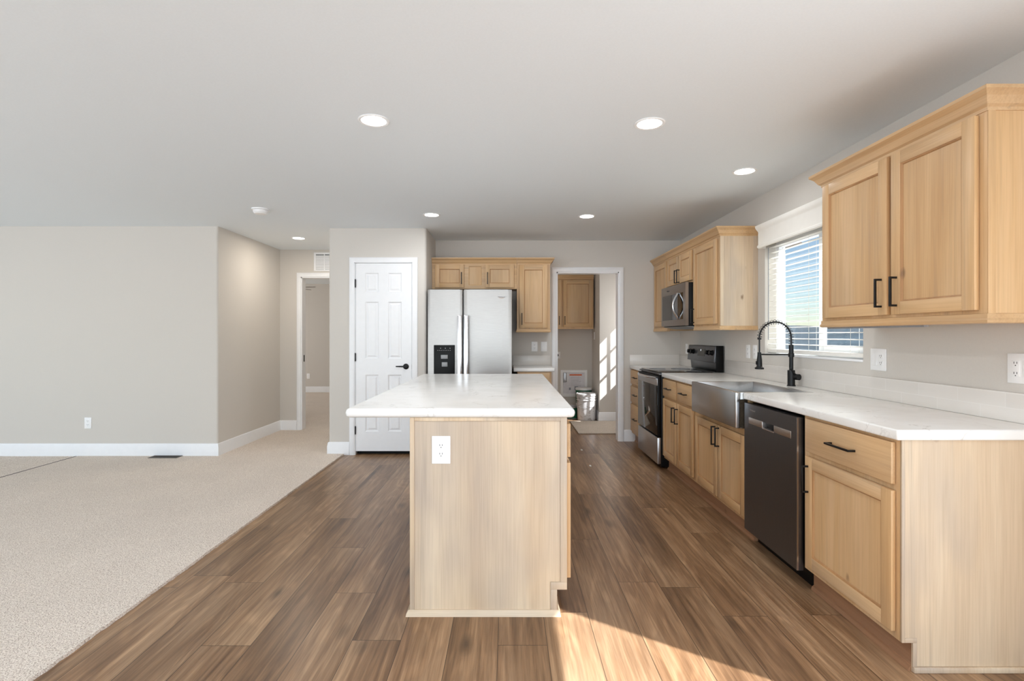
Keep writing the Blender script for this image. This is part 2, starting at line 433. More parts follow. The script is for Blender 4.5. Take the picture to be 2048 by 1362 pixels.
# laundry
b = MB(); b.box(.08, .2, 6.44, 8.57, 0, H); struct(b, 'wall_laundry_left', 'wall_paint')
b = MB(); b.prism([(.2, 8.45), (1.366, 8.45)] + [(1.366, 7.79)] + [(1.37, 7.775), (1.386, 7.77)] + [(2.23, 7.77), (2.23, 7.9), (1.486, 7.9), (1.486, 8.57), (.2, 8.57)], 0, H); struct(b, 'wall_laundry_back', 'wall_paint')
# rooms behind the camera
b = MB(FY(-4.55)); b.grid_wall([-8.2, XR+.14], [0, H], [(-7.6, -3.9, .1, 2.1), (-3.1, 1.6, .1, 2.1)], 0, .15); struct(b, 'wall_rear', 'wall_paint')
b = MB(FX(-8.06)); b.grid_wall([-4.7, 5.62], [0, H], [(-3.9, -.5, .5, 2.1), (.3, 3.6, .5, 2.1)], 0, .14); struct(b, 'wall_far_left', 'wall_paint')

BASE = [(0, 0), (.015, 0), (.015, .098), (.011, .112), (.011, .122), (.006, .136), (0, .14)]
def baseb(name, path, side, z=0.0):
    b = MB(); b.sweep(path, [(o, h+z) for o, h in BASE], side); struct(b, name, 'white_trim')
baseb('baseboard_left', [(-8.06, 5.5), (-3.07, 5.5), (-3.07, 7.0), (-2.842, 7.0)], -1, .004)
baseb('baseboard_pantry', [(-1.929, 6.99), (-1.929, 5.6), (-1.708, 5.6)], -1)
baseb('baseboard_back', [(1.406, 6.32), (1.545, 6.32)], -1)
baseb('baseboard_laundry', [(1.366, 8.44), (1.366, 7.77), (2.088, 7.77)], -1)
baseb('baseboard_bedroom', [(-7.0, 11.65), (-1.3, 11.65)], -1, .004)
CAS = [(0, 0), (0, .012), (.008, .016), (.045, .018), (.055, .012), (.057, 0)]
def casing(name, T, u0, u1, top, th, extra=None):
    b = MB(T); b.sweep([(u0, 0), (u0, top), (u1, top), (u1, 0)], CAS, 1)
    j = .014
    b.box(u0-.001, u0+j, 0, top, -th, .002); b.box(u1-j, u1+.001, 0, top, -th, .002); b.box(u0, u1, top-j, top+.001, -th, .002)
    return struct(b, name, 'white_trim')
casing('trim_1', FY(YB), .59, 1.349, 2.057, .12)
tr2 = casing('trim_2', FY(7.0), -2.785, -2.0, 2.073, .12)
b = MB(); b.box(-2.772, -2.766, 7.05, 7.075, .93, 1.02, .001); b.build('hinge', 'black_metal', tr2)

# pantry door: structure with parts
d1 = thing('door_1', 'white six-panel pantry door with a black lever handle', None, (-1.34, 5.6, 0), kind='structure')
T = FY(5.6)
b = MB(T); b.sweep([(-1.651, 0), (-1.651, 2.07), (-1.029, 2.07), (-1.029, 0)], CAS, 1)
b.box(-1.66, -1.643, 0, 2.083, -.1, .001); b.box(-1.037, -1.02, 0, 2.083, -.1, .001); b.box(-1.66, -1.02, 2.066, 2.083, -.1, .001)
b.build('casing', 'white_trim', d1)
def six_panel(T, u0, u1, v0, v1, cols, rows, w0, th):
    b = MB(T); b.grid_wall([u0, u1], [v0, v1], [(c[0], c[1], r[0], r[1]) for c in cols for r in rows], w0+th, w0)
    for c in cols:
        for r in rows:
            L = [(c[0], r[0], c[1], r[1], 0), (c[0]+.012, r[0]+.012, c[1]-.012, r[1]-.012, -.011), (c[0]+.018, r[0]+.018, c[1]-.018, r[1]-.018, -.011), (c[0]+.036, r[0]+.036, c[1]-.036, r[1]-.036, -.003)]
            R = [[b.v(x, y, w0+th+h) for x, y in ((p, q), (s_, q), (s_, t), (p, t))] for p, q, s_, t, h in L]
            for i in range(len(R)-1):
                for j in range(4): b.f([R[i][j], R[i][(j+1) % 4], R[i+1][(j+1) % 4], R[i+1][j]])
            b.f(R[-1])
    bmesh.ops.remove_doubles(b.bm, verts=b.bm.verts[:], dist=1e-5)
    return b
sl = six_panel(T, -1.640, -1.040, .04, 2.063, [(-1.537, -1.393), (-1.293, -1.146)], [(.25, .862), (1.035, 1.648), (1.753, 1.96)], -.036, .034).build('slab', 'white_trim', d1, ang=-1)
for z in (.265, 1.052, 1.846):
    b = MB(); b.cyl((-1.6415, 5.596, z-.044), (-1.6415, 5.596, z+.044), .006, seg=10); b.build('hinge', 'black_metal', d1)
hd = MB(); hd.lathe([(.001, 0), (.031, 0), (.031, .006), (.026, .010), (.012, .012), (.011, .04), (.001, .04)], (-1.099, 5.602, .951), (0, -1, 0)); hd = hd.build('handle', 'black_metal', d1)
b = MB(); b.tube([(-1.097, 5.562, .951), (-1.15, 5.560, .953), (-1.20, 5.563, .953)], [.009, .008, .006], 10); b.build('lever', 'black_metal', hd)
b = MB(); b.box(-1.64, -1.04, 5.66, 5.7, .001, .039); b.build('gap', 'dark_void', d1)
b = MB(); b.box(-1.0395, -1.0365, 5.606, 5.63, .92, .975); b.build('strike_plate', 'black_metal', d1)

# kitchen window
w1 = thing('window_1', 'white vinyl kitchen window over the sink', None, (2.19, 3.645, 1.13), kind='structure')
b = MB(FX(2.21))
for q in ((3.06, 4.23, 1.13, 1.175), (3.06, 4.23, 1.995, 2.04), (3.06, 3.105, 1.175, 1.995), (4.185, 4.23, 1.175, 1.995)): b.box(*q, -.02, .03, .003)
b.build('frame', 'vinyl', w1)
b = MB(FX(2.205))
for q in ((3.105, 3.15, 1.175, 1.995), (3.60, 3.655, 1.175, 1.995), (3.15, 3.60, 1.175, 1.215), (3.15, 3.60, 1.955, 1.995)): b.box(*q, -.004, .02, .002)
b.build('sash', 'vinyl', w1)
b = MB(FX(2.205)); b.box(3.15, 3.6, 1.215, 1.955, .004, .008); b.box(3.655, 4.185, 1.175, 1.995, -.006, -.002); b.build('glass', 'pane', w1)
b = MB(); b.box(2.085, 2.185, 3.061, 4.229, 1.128, 1.142, .003); b.build('sill', 'white_trim', w1)
# patio door, then unseen windows added and made large to let light in
b = MB(FX(2.20))
for q in ((-1.9, 1.18, .04, .09), (-1.9, 1.18, 2.01, 2.06), (-1.9, -1.84, .09, 2.01), (1.14, 1.18, .09, 2.01), (-.4, -.3, .09, 2.01)): b.box(*q, -.03, .03, .004)
struct(b, 'window_2', 'vinyl')
for n_, T_, (u0, u1, v0, v1) in (('window_3', FY(-4.63), (-7.6, -3.9, .1, 2.1)), ('window_4', FY(-4.63), (-3.1, 1.6, .1, 2.1)), ('window_5', FX(-8.13), (-3.9, -.5, .5, 2.1)), ('window_6', FX(-8.13), (.3, 3.6, .5, 2.1)), ('window_7', FX(-7.15), (8.6, 10.2, .9, 2.05))):
    b = MB(T_); m = (u0+u1)/2
    for q in ((u0, u1, v0, v0+.05), (u0, u1, v1-.05, v1), (u0, u0+.05, v0+.05, v1-.05), (u1-.05, u1, v0+.05, v1-.05), (m-.04, m+.04, v0+.05, v1-.05)): b.box(*q, -.02, .02, .004)
    struct(b, n_, 'vinyl')
# laundry outside door with nine-lite glass
d2 = thing('door_2', 'white laundry back door with a nine-pane window', None, (2.15, 7.19, 0), kind='structure')
T = FX(2.15)
gy0, gy1, gz0, gz1 = 6.934, 7.524, 1.07, 1.95
b = MB(T); b.grid_wall([6.79, 7.595], [.01, 2.02], [(gy0, gy1, gz0, gz1)], .02, -.02); b.build('slab', 'white_trim', d2)
b = MB(T)
for i in (1, 2): b.box(gy0+(gy1-gy0)*i/3-.013, gy0+(gy1-gy0)*i/3+.013, gz0, gz1, -.01, .01); b.box(gy0, gy1, gz0+(gz1-gz0)*i/3-.013, gz0+(gz1-gz0)*i/3+.013, -.01, .01)
b.build('muntin', 'white_trim', d2)

# ================================================================== OUTSIDE
b = MB(); b.box(-300, 900, -300, 900, -1.0, -.62); struct(b, 'ground', 'ground_gravel')
b = MB(); n = 60; R = []
for i in range(n+1):
    a = math.radians(-20 + 110*i/n); row = []
    for r, h in ((48, -.6), (90, .3), (160, 2.2 + 1.2*math.sin(a*9) + .7*math.sin(a*23)), (330, 4.5 + 2.5*math.sin(a*6+1) + 1.2*math.sin(a*17)), (600, 6 + 4*math.sin(a*5+2) + 2*math.sin(a*13)), (640, -2)):
        row.append(b.v(r*math.cos(a), r*math.sin(a), h))
    R.append(row)
for i in range(n):
    for j in range(5): b.f([R[i][j], R[i+1][j], R[i+1][j+1], R[i][j+1]])
struct(b, 'hills', 'hill_scrub')
nh = thing('added_house', 'added pale stucco house standing in for white glow through the left side of the window blind', 'house', (8, 24, -.62))  # pale house put in for the white glow behind the blind
b = MB(); b.box(3.5, 12.0, 22.5, 30, -.62, 5.2); b.build('wall', 'stucco', nh)
b = MB(); b.prism([(3.0, 5.2), (12.5, 5.2), (7.75, 6.9)], 22.0, 30.5, 'acb'); b.build('roof', 'roof_shingle', nh)
for x in (5.0, 10.6):
    b = MB(); b.box(x, x+1.0, 22.44, 22.5, 1.2, 2.6, .01); wf = b.build('window', 'vinyl', nh)
    b = MB(); b.box(x+.07, x+.93, 22.425, 22.44, 1.27, 2.53); b.build('pane', 'grey_print', wf)

# ================================================================== CABINETS
WV, WY, WX = 'wood_vertical', 'wood_along_y', 'wood_along_x'
def shaker(T, u0, u1, v0, v1, fr=.056, th=.019, rail_mat=WY):
    b = MB(T)
    b.box(u0, u0+fr, v0, v1, 0.001, th, .0015); b.box(u1-fr, u1, v0, v1, 0.001, th, .0015)
    b.mi = 1; b.box(u0+fr, u1-fr, v1-fr, v1, .001, th, .0012); b.box(u0+fr, u1-fr, v0, v0+fr, .001, th, .0012)
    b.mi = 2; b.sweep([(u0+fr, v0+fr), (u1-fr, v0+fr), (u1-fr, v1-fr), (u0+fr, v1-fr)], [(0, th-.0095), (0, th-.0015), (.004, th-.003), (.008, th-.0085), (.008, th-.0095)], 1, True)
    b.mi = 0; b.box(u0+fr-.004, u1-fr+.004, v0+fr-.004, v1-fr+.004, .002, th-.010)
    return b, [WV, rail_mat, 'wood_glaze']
def pull(T, u, v, vertical, parent, L=.135, th=.019):
    b = MB(T); r = .0045
    if vertical:
        b.box(u-r, u+r, v-L/2, v+L/2, th+.024, th+.033, .001)
        for s_ in (-1, 1): c = v+s_*(L/2-r); b.box(u-r, u+r, c-r, c+r, th-.001, th+.025, .0008)
    else:
        b.box(u-L/2, u+L/2, v-r, v+r, th+.024, th+.033, .001)
        for s_ in (-1, 1): c = u+s_*(L/2-r); b.box(c-r, c+r, v-r, v+r, th-.001, th+.025, .0008)
    return b.build('handle', 'black_metal', parent)
def door(T, u0, u1, v0, v1, par, hu=None, hv=None, rail=WY, vertical=True, fr=.056):
    b, m = shaker(T, u0, u1, v0, v1, fr, rail_mat=rail); d = b.build('door', m, par)
    if hu is not None: pull(T, hu, hv, vertical, d)
    return d
def drawer(T, u0, u1, v0, v1, par, mat=WY, hl=.135):
    b = MB(T); b.box(u0, u1, v0, v1, .001, .019, .003); d = b.build('drawer', mat, par)
    pull(T, (u0+u1)/2, (v0+v1)/2, False, d, hl); return d
CROWN = [(0, 0), (.004, 0), (.006, .012), (.016, .02), (.03, .045), (.044, .058), (.05, .062), (.05, .075), (0, .075)]
LRAIL = [(0, 0), (.008, .003), (.01, .012), (.005, .02), (.005, .036), (0, .038)]
def sh(prof, z): return [(o, h+z) for o, h in prof]

# --- right wall, upper cabinet nearest the camera
XU = 1.775
c = thing('upper_cabinet', 'large honey wood two-door wall cabinet nearest the camera on the right wall', 'cabinet', (1.93, 2.43, 1.33), 'wall cabinets')
b = MB(); b.box(XU+.018, XR, 1.925, 2.935, 1.345, 2.14); b.build('body', WV, c)
b = MB(FX(XU+.018)); b.grid_wall([1.925, 2.935], [1.33, 2.14], [(1.975, 2.37, 1.39, 2.105), (2.42, 2.89, 1.39, 2.105)], 0.018, .0005); b.build('face_frame', WV, c)
b = MB(FY(1.925))
for q in ((XU, XU+.028, 1.365, 2.12), (2.05, XR, 1.365, 2.12)): b.box(*q, 0, .004, .001)
b.build('end_trim', WV, c)
b = MB(); b.sweep([(XR, 1.925), (XU, 1.925), (XU, 2.935), (XR, 2.935)], sh(CROWN, 2.118), 1); b.build('crown', WY, c, ang=.2)
b = MB(); b.sweep([(XR, 1.925), (XU, 1.925), (XU, 2.935), (XR, 2.935)], sh(LRAIL, 1.33), 1); b.build('light_rail', WY, c, ang=.2)
T = FX(XU-.001)
door(T, 1.957, 2.385, 1.381, 2.113, c, 2.35, 1.484)
door(T, 2.411, 2.905, 1.381, 2.113, c, 2.446, 1.484)
b = MB(); b.box(1.80, 1.82, 2.25, 2.93, 1.322, 1.33); b.build('light_bar', 'grey_plastic', c)

# --- right wall, far group
def upper(name, label, y0, y1, doors, zb=1.33, end=False, back=False, rail=True, hz=1.47):
    c = thing(name, label, 'cabinet', (1.93, (y0+y1)/2, zb), 'wall cabinets')
    b = MB(); b.box(XU+.018, XR, y0, y1, zb+.01, 2.14); b.build('body', WV, c)
    b = MB(FX(XU+.018)); dv0 = zb+.055 if rail else zb+.02
    b.grid_wall([y0, y1], [zb, 2.14], [(q[0]+.02, q[1]-.02, dv0+.03, 2.08) for q in doors], .018, .0005); b.build('face_frame', WV, c)
    for q in doors: door(FX(XU-.001), q[0], q[1], dv0, 2.105, c, q[2], q[3])
    p = [(XU, y0), (XU, y1)]
    pr = [(XU, y0), (XU, y1)]
    if end: p = pr = [(XR, y0)] + p
    b = MB(); b.sweep(p, sh(CROWN, 2.118), 1); b.build('crown', WY, c, ang=.2)
    if rail: b = MB(); b.sweep(pr, sh(LRAIL, zb), 1); b.build('light_rail', WY, c, ang=.2)
    return c
ca = upper('upper_cabinet', 'honey wood wall cabinet with bare pale end between microwave and window', 4.353, 4.955, [(4.394, 4.93, 4.905, 1.47)], end=True)
b = MB(); b.box(XU+.02, XR, 4.3505, 4.353, 1.34, 2.13); b.build('end_panel', 'pale_panel', ca)
b = MB(FY(4.3505))
for q in ((XU, XU+.028, 1.368, 2.118), (2.05, XR, 1.368, 2.118)): b.box(*q, 0, .004, .001)
b.build('end_trim', 'pale_panel', ca)
upper('upper_cabinet', 'short two-door wall cabinet directly above the microwave', 4.957, 5.755, [(4.985, 5.352, 5.325, 1.893), (5.372, 5.735, 5.40, 1.893)], zb=1.80, rail=False)
upper('upper_cabinet', 'narrow wall cabinet in the back corner beyond the microwave', 5.757, 6.318, [(5.775, 6.25, None, None)])

# --- over the fridge and right of it (back wall)
YU = 6.015
T = FY(YU-.001)
def crown_y(c, path): b = MB(); b.sweep(path, sh(CROWN, 2.105), 1); b.build('crown', WX, c, ang=.2)
c = thing('upper_cabinet', 'wide low wall cabinet above the refrigerator with two small doors', 'cabinet', (-.39, 6.17, 1.823), 'wall cabinets')
b = MB(); b.box(-.878, .102, YU+.018, YB, 1.823, 2.13); b.build('body', WV, c)
b = MB(FY(YU+.018)); b.grid_wall([-.878, .102], [1.823, 2.13], [(-.82, -.53, 1.87, 2.08), (-.455, -.305, 1.865, 2.085), (-.23, .04, 1.87, 2.08)], .018, .0005); b.build('face_frame', WX, c)
b = MB(FY(YU+.010)); b.box(-.47, -.29, 1.85, 2.10, 0, .002); b.build('fixed_panel', WV, c)
b = MB(FY(YU)); b.sweep([(-.455, 1.865), (-.305, 1.865), (-.305, 2.085), (-.455, 2.085)], [(0, -.008), (0, 0), (.008, -.006), (.008, -.008)], 1, True); b.build('panel_moulding', WX, c)
door(T, -.842, -.508, 1.838, 2.103, c, -.536, 1.945, WX, fr=.05)
door(T, -.26, .068, 1.838, 2.103, c, -.236, 1.945, WX, fr=.05)
crown_y(c, [(.102, YU), (-.878, YU)])
c = thing('upper_cabinet', 'tall single-door wall cabinet between the refrigerator and the laundry doorway', 'cabinet', (.30, 6.17, 1.322), 'wall cabinets')
b = MB(); b.box(.104, .486, YU+.018, YB, 1.337, 2.13); b.build('body', WV, c)
b = MB(FY(YU+.018)); b.grid_wall([.104, .486], [1.322, 2.13], [(.16, .43, 1.42, 2.05)], .018, .0005); b.build('face_frame', WV, c)
door(T, .132, .456, 1.372, 2.1, c, .160, 1.475, WX)
crown_y(c, [(.486, YB), (.486, YU), (.104, YU)])
b = MB(); b.sweep([(.486, YB), (.486, YU), (.104, YU), (.104, YB-.02)], sh(LRAIL, 1.322), 1); b.build('light_rail', WX, c, ang=.2)
# --- laundry cabinet
c = thing('upper_cabinet', 'wall cabinet hanging inside the laundry room above the paint buckets', 'cabinet', (.9, 8.3, 1.387), 'wall cabinets')
b = MB(); b.box(.45, 1.339, 8.163, 8.449, 1.39, 2.2); b.build('body', WV, c)
b = MB(FY(8.163)); b.grid_wall([.45, 1.339], [1.387, 2.2], [(.52, .80, 1.45, 2.1), (.90, 1.29, 1.45, 2.1)], .018, .0005); b.build('face_frame', WV, c)
door(FY(8.144), .49, .83, 1.42, 2.15, c, .80, 1.52, WX); door(FY(8.144), .862, 1.318, 1.42, 2.15, c, .888, 1.52, WX)
b = MB(); b.sweep([(1.339, 8.145), (.45, 8.145)], sh([(0, 0), (.01, 0), (.014, .03), (.022, .035), (.022, .07), (0, .07)], 2.165), 1); b.build('crown', WX, c, ang=.2)

# --- base cabinets on the right wall
XF = 1.503
TOE = .112; QR = [(0, 0), (.014, 0), (.012, .010), (.008, .018), (0, .022)]
def base_cab(label, y0, y1, open_top=False, near_end=False, z1=.886):
    c = thing('base_cabinet', label, 'cabinet', (1.8, (y0+y1)/2, 0), 'base cabinets')
    b = MB()
    if open_top:
        b.box(XF+.018, XR-.005, y0, y0+.014, TOE, .885); b.box(XF+.018, XR-.005, y1-.016, y1, TOE, .885); b.box(XF+.018, XR-.005, y0+.016, y1-.016, TOE, TOE+.016)
    else: b.box(XF+.018, XR-.005, y0, y1, TOE, .885)
    b.build('body', WV, c)
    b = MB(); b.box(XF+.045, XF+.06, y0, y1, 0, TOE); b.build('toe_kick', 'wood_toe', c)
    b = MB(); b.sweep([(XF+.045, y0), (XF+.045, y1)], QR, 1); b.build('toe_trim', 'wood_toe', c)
    return c
TX = FX(XF-.001)
# end cabinet
c = base_cab('honey wood base cabinet nearest the camera, one drawer over one door', 1.992, 2.632)
b = MB(FX(XF+.018)); b.grid_wall([1.99, 2.632], [TOE, .885], [(2.03, 2.59, .16, .66), (2.03, 2.59, .73, .85)], .018, .0005); b.build('face_frame', WV, c)
b = MB(); b.prism([(XF, .885), (XF, TOE), (XF+.042, TOE), (XF+.042, 0), (XR, 0), (XR, .885)], 1.986, 1.992, 'acb'); b.build('end_panel', 'pale_panel', c)
T = FY(1.986); b = MB(T)
b.box(XF, XF+.012, TOE, .885, 0, .003, .001); b.box(XF+.012, XF+.057, TOE, TOE+.018, 0, .003, .001); b.box(XF+.042, XF+.057, .02, TOE, 0, .003, .001); b.box(XF+.04, XR, .0, .022, 0, .012, .004)
b.build('end_trim', 'pale_panel', c)
drawer(TX, 2.013, 2.597, .71, .872, c, hl=.17); door(TX, 2.013, 2.597, .141, .685, c, 2.572, .575)
# sink base
c = base_cab('sink base cabinet with two doors below the steel apron sink', 3.25, 4.165, True)
b = MB(FX(XF+.018)); b.grid_wall([3.25, 4.165], [TOE, .886], [(3.26, 4.062, .69, .886), (3.31, 3.66, .17, .62), (3.72, 4.11, .17, .62)], .018, .0005); b.build('face_frame', WV, c)
door(TX, 3.268, 3.682, .141, .652, c, 3.655, .57); door(TX, 3.697, 4.128, .141, .652, c, 3.722, .57)
# drawers + doors
c = base_cab('base cabinet with two drawers over two doors between sink and range', 4.167, 5.0)
b = MB(FX(XF+.018)); b.grid_wall([4.167, 5.0], [TOE, .885], [], .018, .0005); b.build('face_frame', WV, c)
drawer(TX, 4.185, 4.572, .71, .872, c); drawer(TX, 4.607, 4.985, .71, .872, c)
door(TX, 4.185, 4.572, .141, .685, c, 4.545, .575); door(TX, 4.607, 4.985, .141, .685, c, 4.634, .575)
# corner drawers
c = base_cab('narrow three-drawer base cabinet in the back corner beyond the range', 5.768, 6.315)
b = MB(FX(XF+.018)); b.grid_wall([5.768, 6.315], [TOE, .885], [], .018, .0005); b.build('face_frame', WV, c)
for z0, z1 in ((.71, .872), (.495, .68), (.141, .465)): drawer(TX, 5.79, 6.29, z0, z1, c)
# base cabinet right of the fridge
c = thing('base_cabinet', 'small base cabinet between the refrigerator and the laundry doorway', 'cabinet', (.29, 6.0, 0), 'base cabinets')
b = MB(); b.box(.105, .478, 5.73, 6.315, TOE, .885); b.build('body', WV, c)
b = MB(); b.box(.105, .478, 5.78, 5.79, 0, TOE); b.build('toe_kick', WX, c)
drawer(FY(5.729), .125, .458, .71, .872, c, WX); door(FY(5.729), .125, .458, .141, .685, c, .15, .575, WX)

# --- island
c = thing('kitchen_island', 'pale wood kitchen island base with a power outlet on its end', 'island', (-.09, 3.43, 0))
YI = 2.39
b = MB(); b.prism([(-.448, 0), (.2253, 0), (.2253, .1195), (.2708, .1195), (.2708, .909), (-.448, .909)], YI+.006, 4.46, 'acb'); b.build('body', WV, c)
b = MB(); b.prism([(-.45, .0), (.2253, 0), (.2253, .1195), (.2708, .1195), (.2708, .909), (-.45, .909)], YI, YI+.006, 'acb'); b.build('end_panel', 'pale_panel', c)
b = MB(FY(YI)); t = .006
b.box(-.4506, -.430, .025, .909, 0, t, .002); b.box(-.430, .241, .892, .909, 0, t, .002)
b.box(.241, .2708, .1535, .909, 0, t, .001); b.box(.196, .2708, .1195, .1535, 0, t, .001); b.box(.196, .2253, .025, .1195, 0, t, .001)
b.build('end_frame', 'pale_panel', c)
b = MB(); b.sweep([(.2253, 3.2), (.2253, YI-.0), (-.4506, YI), (-.4506, 4.46)], [(0, 0), (.017, 0), (.015, .012), (.010, .02), (.006, .027), (0, .027)], 1); b.build('base_trim', 'pale_trim', c)
TI = FXP(.272)
for k in range(3):
    u0 = 2.415 + k*.675
    drawer(TI, u0, u0+.645, .72, .875, c); door(TI, u0, u0+.645, .16, .694, c, u0+.6, .6)

# ================================================================== COUNTERTOPS + SPLASH
o = MB(); o.prism([(-.7437, 2.365), (.307, 2.365), (.307, 4.53), (-.7437, 4.53)], .9095, .952, bev=.019, seg=6)
o.build('countertop', 'quartz', label='white veined quartz countertop on the kitchen island', category='countertop')
o = MB(); o.prism([(1.476, 1.972), (XR-.001, 1.972), (XR-.001, 5.0), (1.476, 5.0), (1.476, 4.056), (1.925, 4.056), (1.925, 3.264), (1.476, 3.264)], .886, .927, bev=.007, seg=4)
o.build('countertop', 'quartz', label='long white countertop on the right wall around the apron sink', category='countertop')
o = MB(); o.prism([(1.476, 5.768), (XR-.001, 5.768), (XR-.001, YB-.001), (1.476, YB-.001)], .886, .927, bev=.007, seg=4)
o.build('countertop', 'quartz', label='short white countertop in the back corner beyond the range', category='countertop')
o = MB(); o.prism([(.058, 5.705), (.515, 5.705), (.515, YB-.001), (.058, YB-.001)], .886, .927, bev=.010, seg=4)
o.build('countertop', 'quartz', label='small white countertop beside the refrigerator', category='countertop')
o = MB(); o.box(XR-.010, XR-.0005, 1.6, 5.0, .9275, 1.05, .0015); o.build('backsplash', 'tile', label='low two-row tile backsplash along the right wall behind the sink', category='backsplash')
o = MB(); o.box(XR-.010, XR-.0005, 5.768, YB-.011, .9275, 1.05, .0015); o.box(1.478, XR-.0005, YB-.010, YB-.0005, .9275, 1.05, .0015)
o.build('backsplash', 'tile', label='tile backsplash wrapping the back corner beyond the range', category='backsplash')
o = MB(); o.box(.06, .513, YB-.010, YB-.0005, .9275, 1.043, .0015); o.build('backsplash', 'tile', label='short tile backsplash beside the refrigerator', category='backsplash')

# ================================================================== SINK + FAUCET
c = thing('sink', 'stainless steel farmhouse apron sink set into the right countertop', 'sink', (1.68, 3.66, .70))
b = MB(); b.box(1.43, 1.4599, 3.268, 4.052, .70, .929, .006, 3); b.build('apron', 'sink_steel', c)
b = MB()
b.box(1.46, 1.924, 3.266, 3.292, .70, .9275, .002); b.box(1.46, 1.924, 4.028, 4.054, .70, .9275, .002); b.box(1.898, 1.924, 3.292, 4.028, .70, .9275, .002); b.box(1.46, 1.898, 3.292, 4.028, .70, .706)
b.build('basin', 'sink_steel', c)
b = MB(); b.box(1.456, 1.895, 3.2645, 3.2662, .705, .884); b.build('sound_pad', 'undercoat', c)
b = MB(); b.lathe([(.001, .006), (.045, .006), (.045, .009), (.035, .008), (.001, .007)], (1.68, 3.66, .70)); b.build('drain', 'bright_steel', c)
fx, fy = 2.01, 3.69
c = thing('faucet', 'matte black spring pull-down faucet standing behind the sink', 'faucet', (fx, fy, .927))
b = MB(); b.lathe([(.001, 0), (.028, 0), (.028, .006), (.0245, .008), (.0245, .112), (.0135, .114), (.0135, .205), (.019, .206), (.019, .232), (.0155, .234), (.0155, .292), (.001, .292)], (fx, fy, .927)); b.build('body', 'black_metal', c)
cx, cz, r = fx-.113, 1.268, .113
def archp(t):   # arc-length from column top to the spray end
    L1, L2 = .05, math.pi*r
    if t < L1: return Vector((fx, fy, 1.218+t)), Vector((0, 0, 1)), Vector((1, 0, 0))
    if t < L1+L2:
        a = (t-L1)/r; return Vector((cx+r*math.cos(a), fy, cz+r*math.sin(a))), Vector((-math.sin(a), 0, math.cos(a))), Vector((math.cos(a), 0, math.sin(a)))
    return Vector((cx-r, fy, cz-(t-L1-L2))), Vector((0, 0, -1)), Vector((-1, 0, 0))
Lt = .05 + math.pi*r
b = MB(); b.tube([archp(Lt*1.26*i/40)[0] for i in range(41)], .0058, 8); b.build('hose', 'black_metal', c)
b = MB(); turns = 21; P = []
for i in range(turns*14+1):
    t = Lt*i/(turns*14); p, tg, nn = archp(t); q = 2*math.pi*i/14
    P.append(p + (nn*math.cos(q) + Vector((0, 1, 0))*math.sin(q))*.0155)
b.tube(P, .0017, 6); b.build('spring', 'black_metal', c)
b = MB(); b.lathe([(.001, 0), (.013, 0), (.013, .012), (.001, .012)], (cx-r, fy, cz-.012)); b.build('collar', 'black_metal', c)
hx = cx-r
b = MB(); b.lathe([(.001, 0), (.029, 0), (.030, .004), (.030, .011), (.024, .014), (.019, .02), (.017, .07), (.013, .10), (.0115, .12), (.001, .121)], (hx, fy, 1.046)); sp_ = b.build('spray_head', 'black_metal', c)
b = MB(); b.box(hx-.024, hx-.014, fy-.006, fy+.006, 1.078, 1.103, .002); b.build('spray_button', 'black_plastic', sp_)
b = MB(); b.tube([(fx-.015, fy, 1.149), (hx+.012, fy, 1.151)], .0052, 8); b.build('holder_arm', 'black_metal', c)
b = MB(); b.cyl((fx+.015, fy-.01, .993), (fx+.028, fy-.05, .993), .0215, seg=20); kn = b.build('handle', 'black_metal', c)
b = MB(); b.tube([(fx+.02, fy-.035, 1.002), (fx-.035, fy-.045, 1.055)], [.005, .004], 8); b.build('lever', 'black_metal', kn)

# ================================================================== APPLIANCES
# refrigerator
c = thing('refrigerator', 'stainless side-by-side refrigerator with a black ice and water dispenser', 'refrigerator', (-.41, 5.92, 0))
b = MB(); b.box(-.855, .037, 5.635, 6.27, .03, 1.765, .004); b.build('body', 'black_stainless', c)
b = MB(); b.box(-.85, .032, 5.66, 6.2, .0, .03); b.build('base_grille', 'black_plastic', c)
def fdoor(x0, x1):
    b = MB(); poly = []
    for i in range(13):
        t_ = i/12; x = x0+(x1-x0)*t_; poly.append((x, 5.566 - .006*math.sin(math.pi*t_)))
    poly += [(x1, 5.628), (x0, 5.628)]
    b.prism(poly, .06, 1.777, bev=.006, seg=3); return b.build('door', 'stainless', c, ang=.4)
dl, dr = fdoor(-.861, -.486), fdoor(-.476, .043)
for x, d in ((-.513, dl), (-.444, dr)):
    b = MB(); b.box(x-.025, x+.025, 5.490, 5.51, .52, 1.50, .008, 3); b.box(x-.018, x+.018, 5.508, 5.565, .53, .57, .004); b.box(x-.018, x+.018, 5.508, 5.565, 1.45, 1.49, .004); b.build('handle', 'bright_steel', d)
b = MB(); b.box(-.793, -.568, 5.551, 5.57, .80, 1.183, .006, 3); dp = b.build('dispenser', 'black_plastic', dl)
b = MB(); b.box(-.716, -.643, 5.544, 5.552, 1.036, 1.078, .003); b.box(-.706, -.645, 5.538, 5.552, .953, 1.0, .003); b.build('paddle', 'grey_plastic', dp)
b = MB()
for i in range(7): b.box(-.752+i*.022, -.747+i*.022, 5.5495, 5.552, 1.125, 1.129)
for i in range(3): b.box(-.722+i*.05, -.716+i*.05, 5.5495, 5.552, 1.147, 1.152)
b.build('control_icons', 'white_plastic', dp)
text('Whirlpool', .019, FY(5.5602), -.07, 1.697, 0.0002, 'logo', 'logo_grey', dr)
b = MB(); b.tube([(-.07+.03*math.cos(a), 5.5598, 1.694+.010*math.sin(a)) for a in (math.radians(200+140*i/12) for i in range(13))], .0012, 6); b.build('logo_swoosh', 'logo_orange', dr)

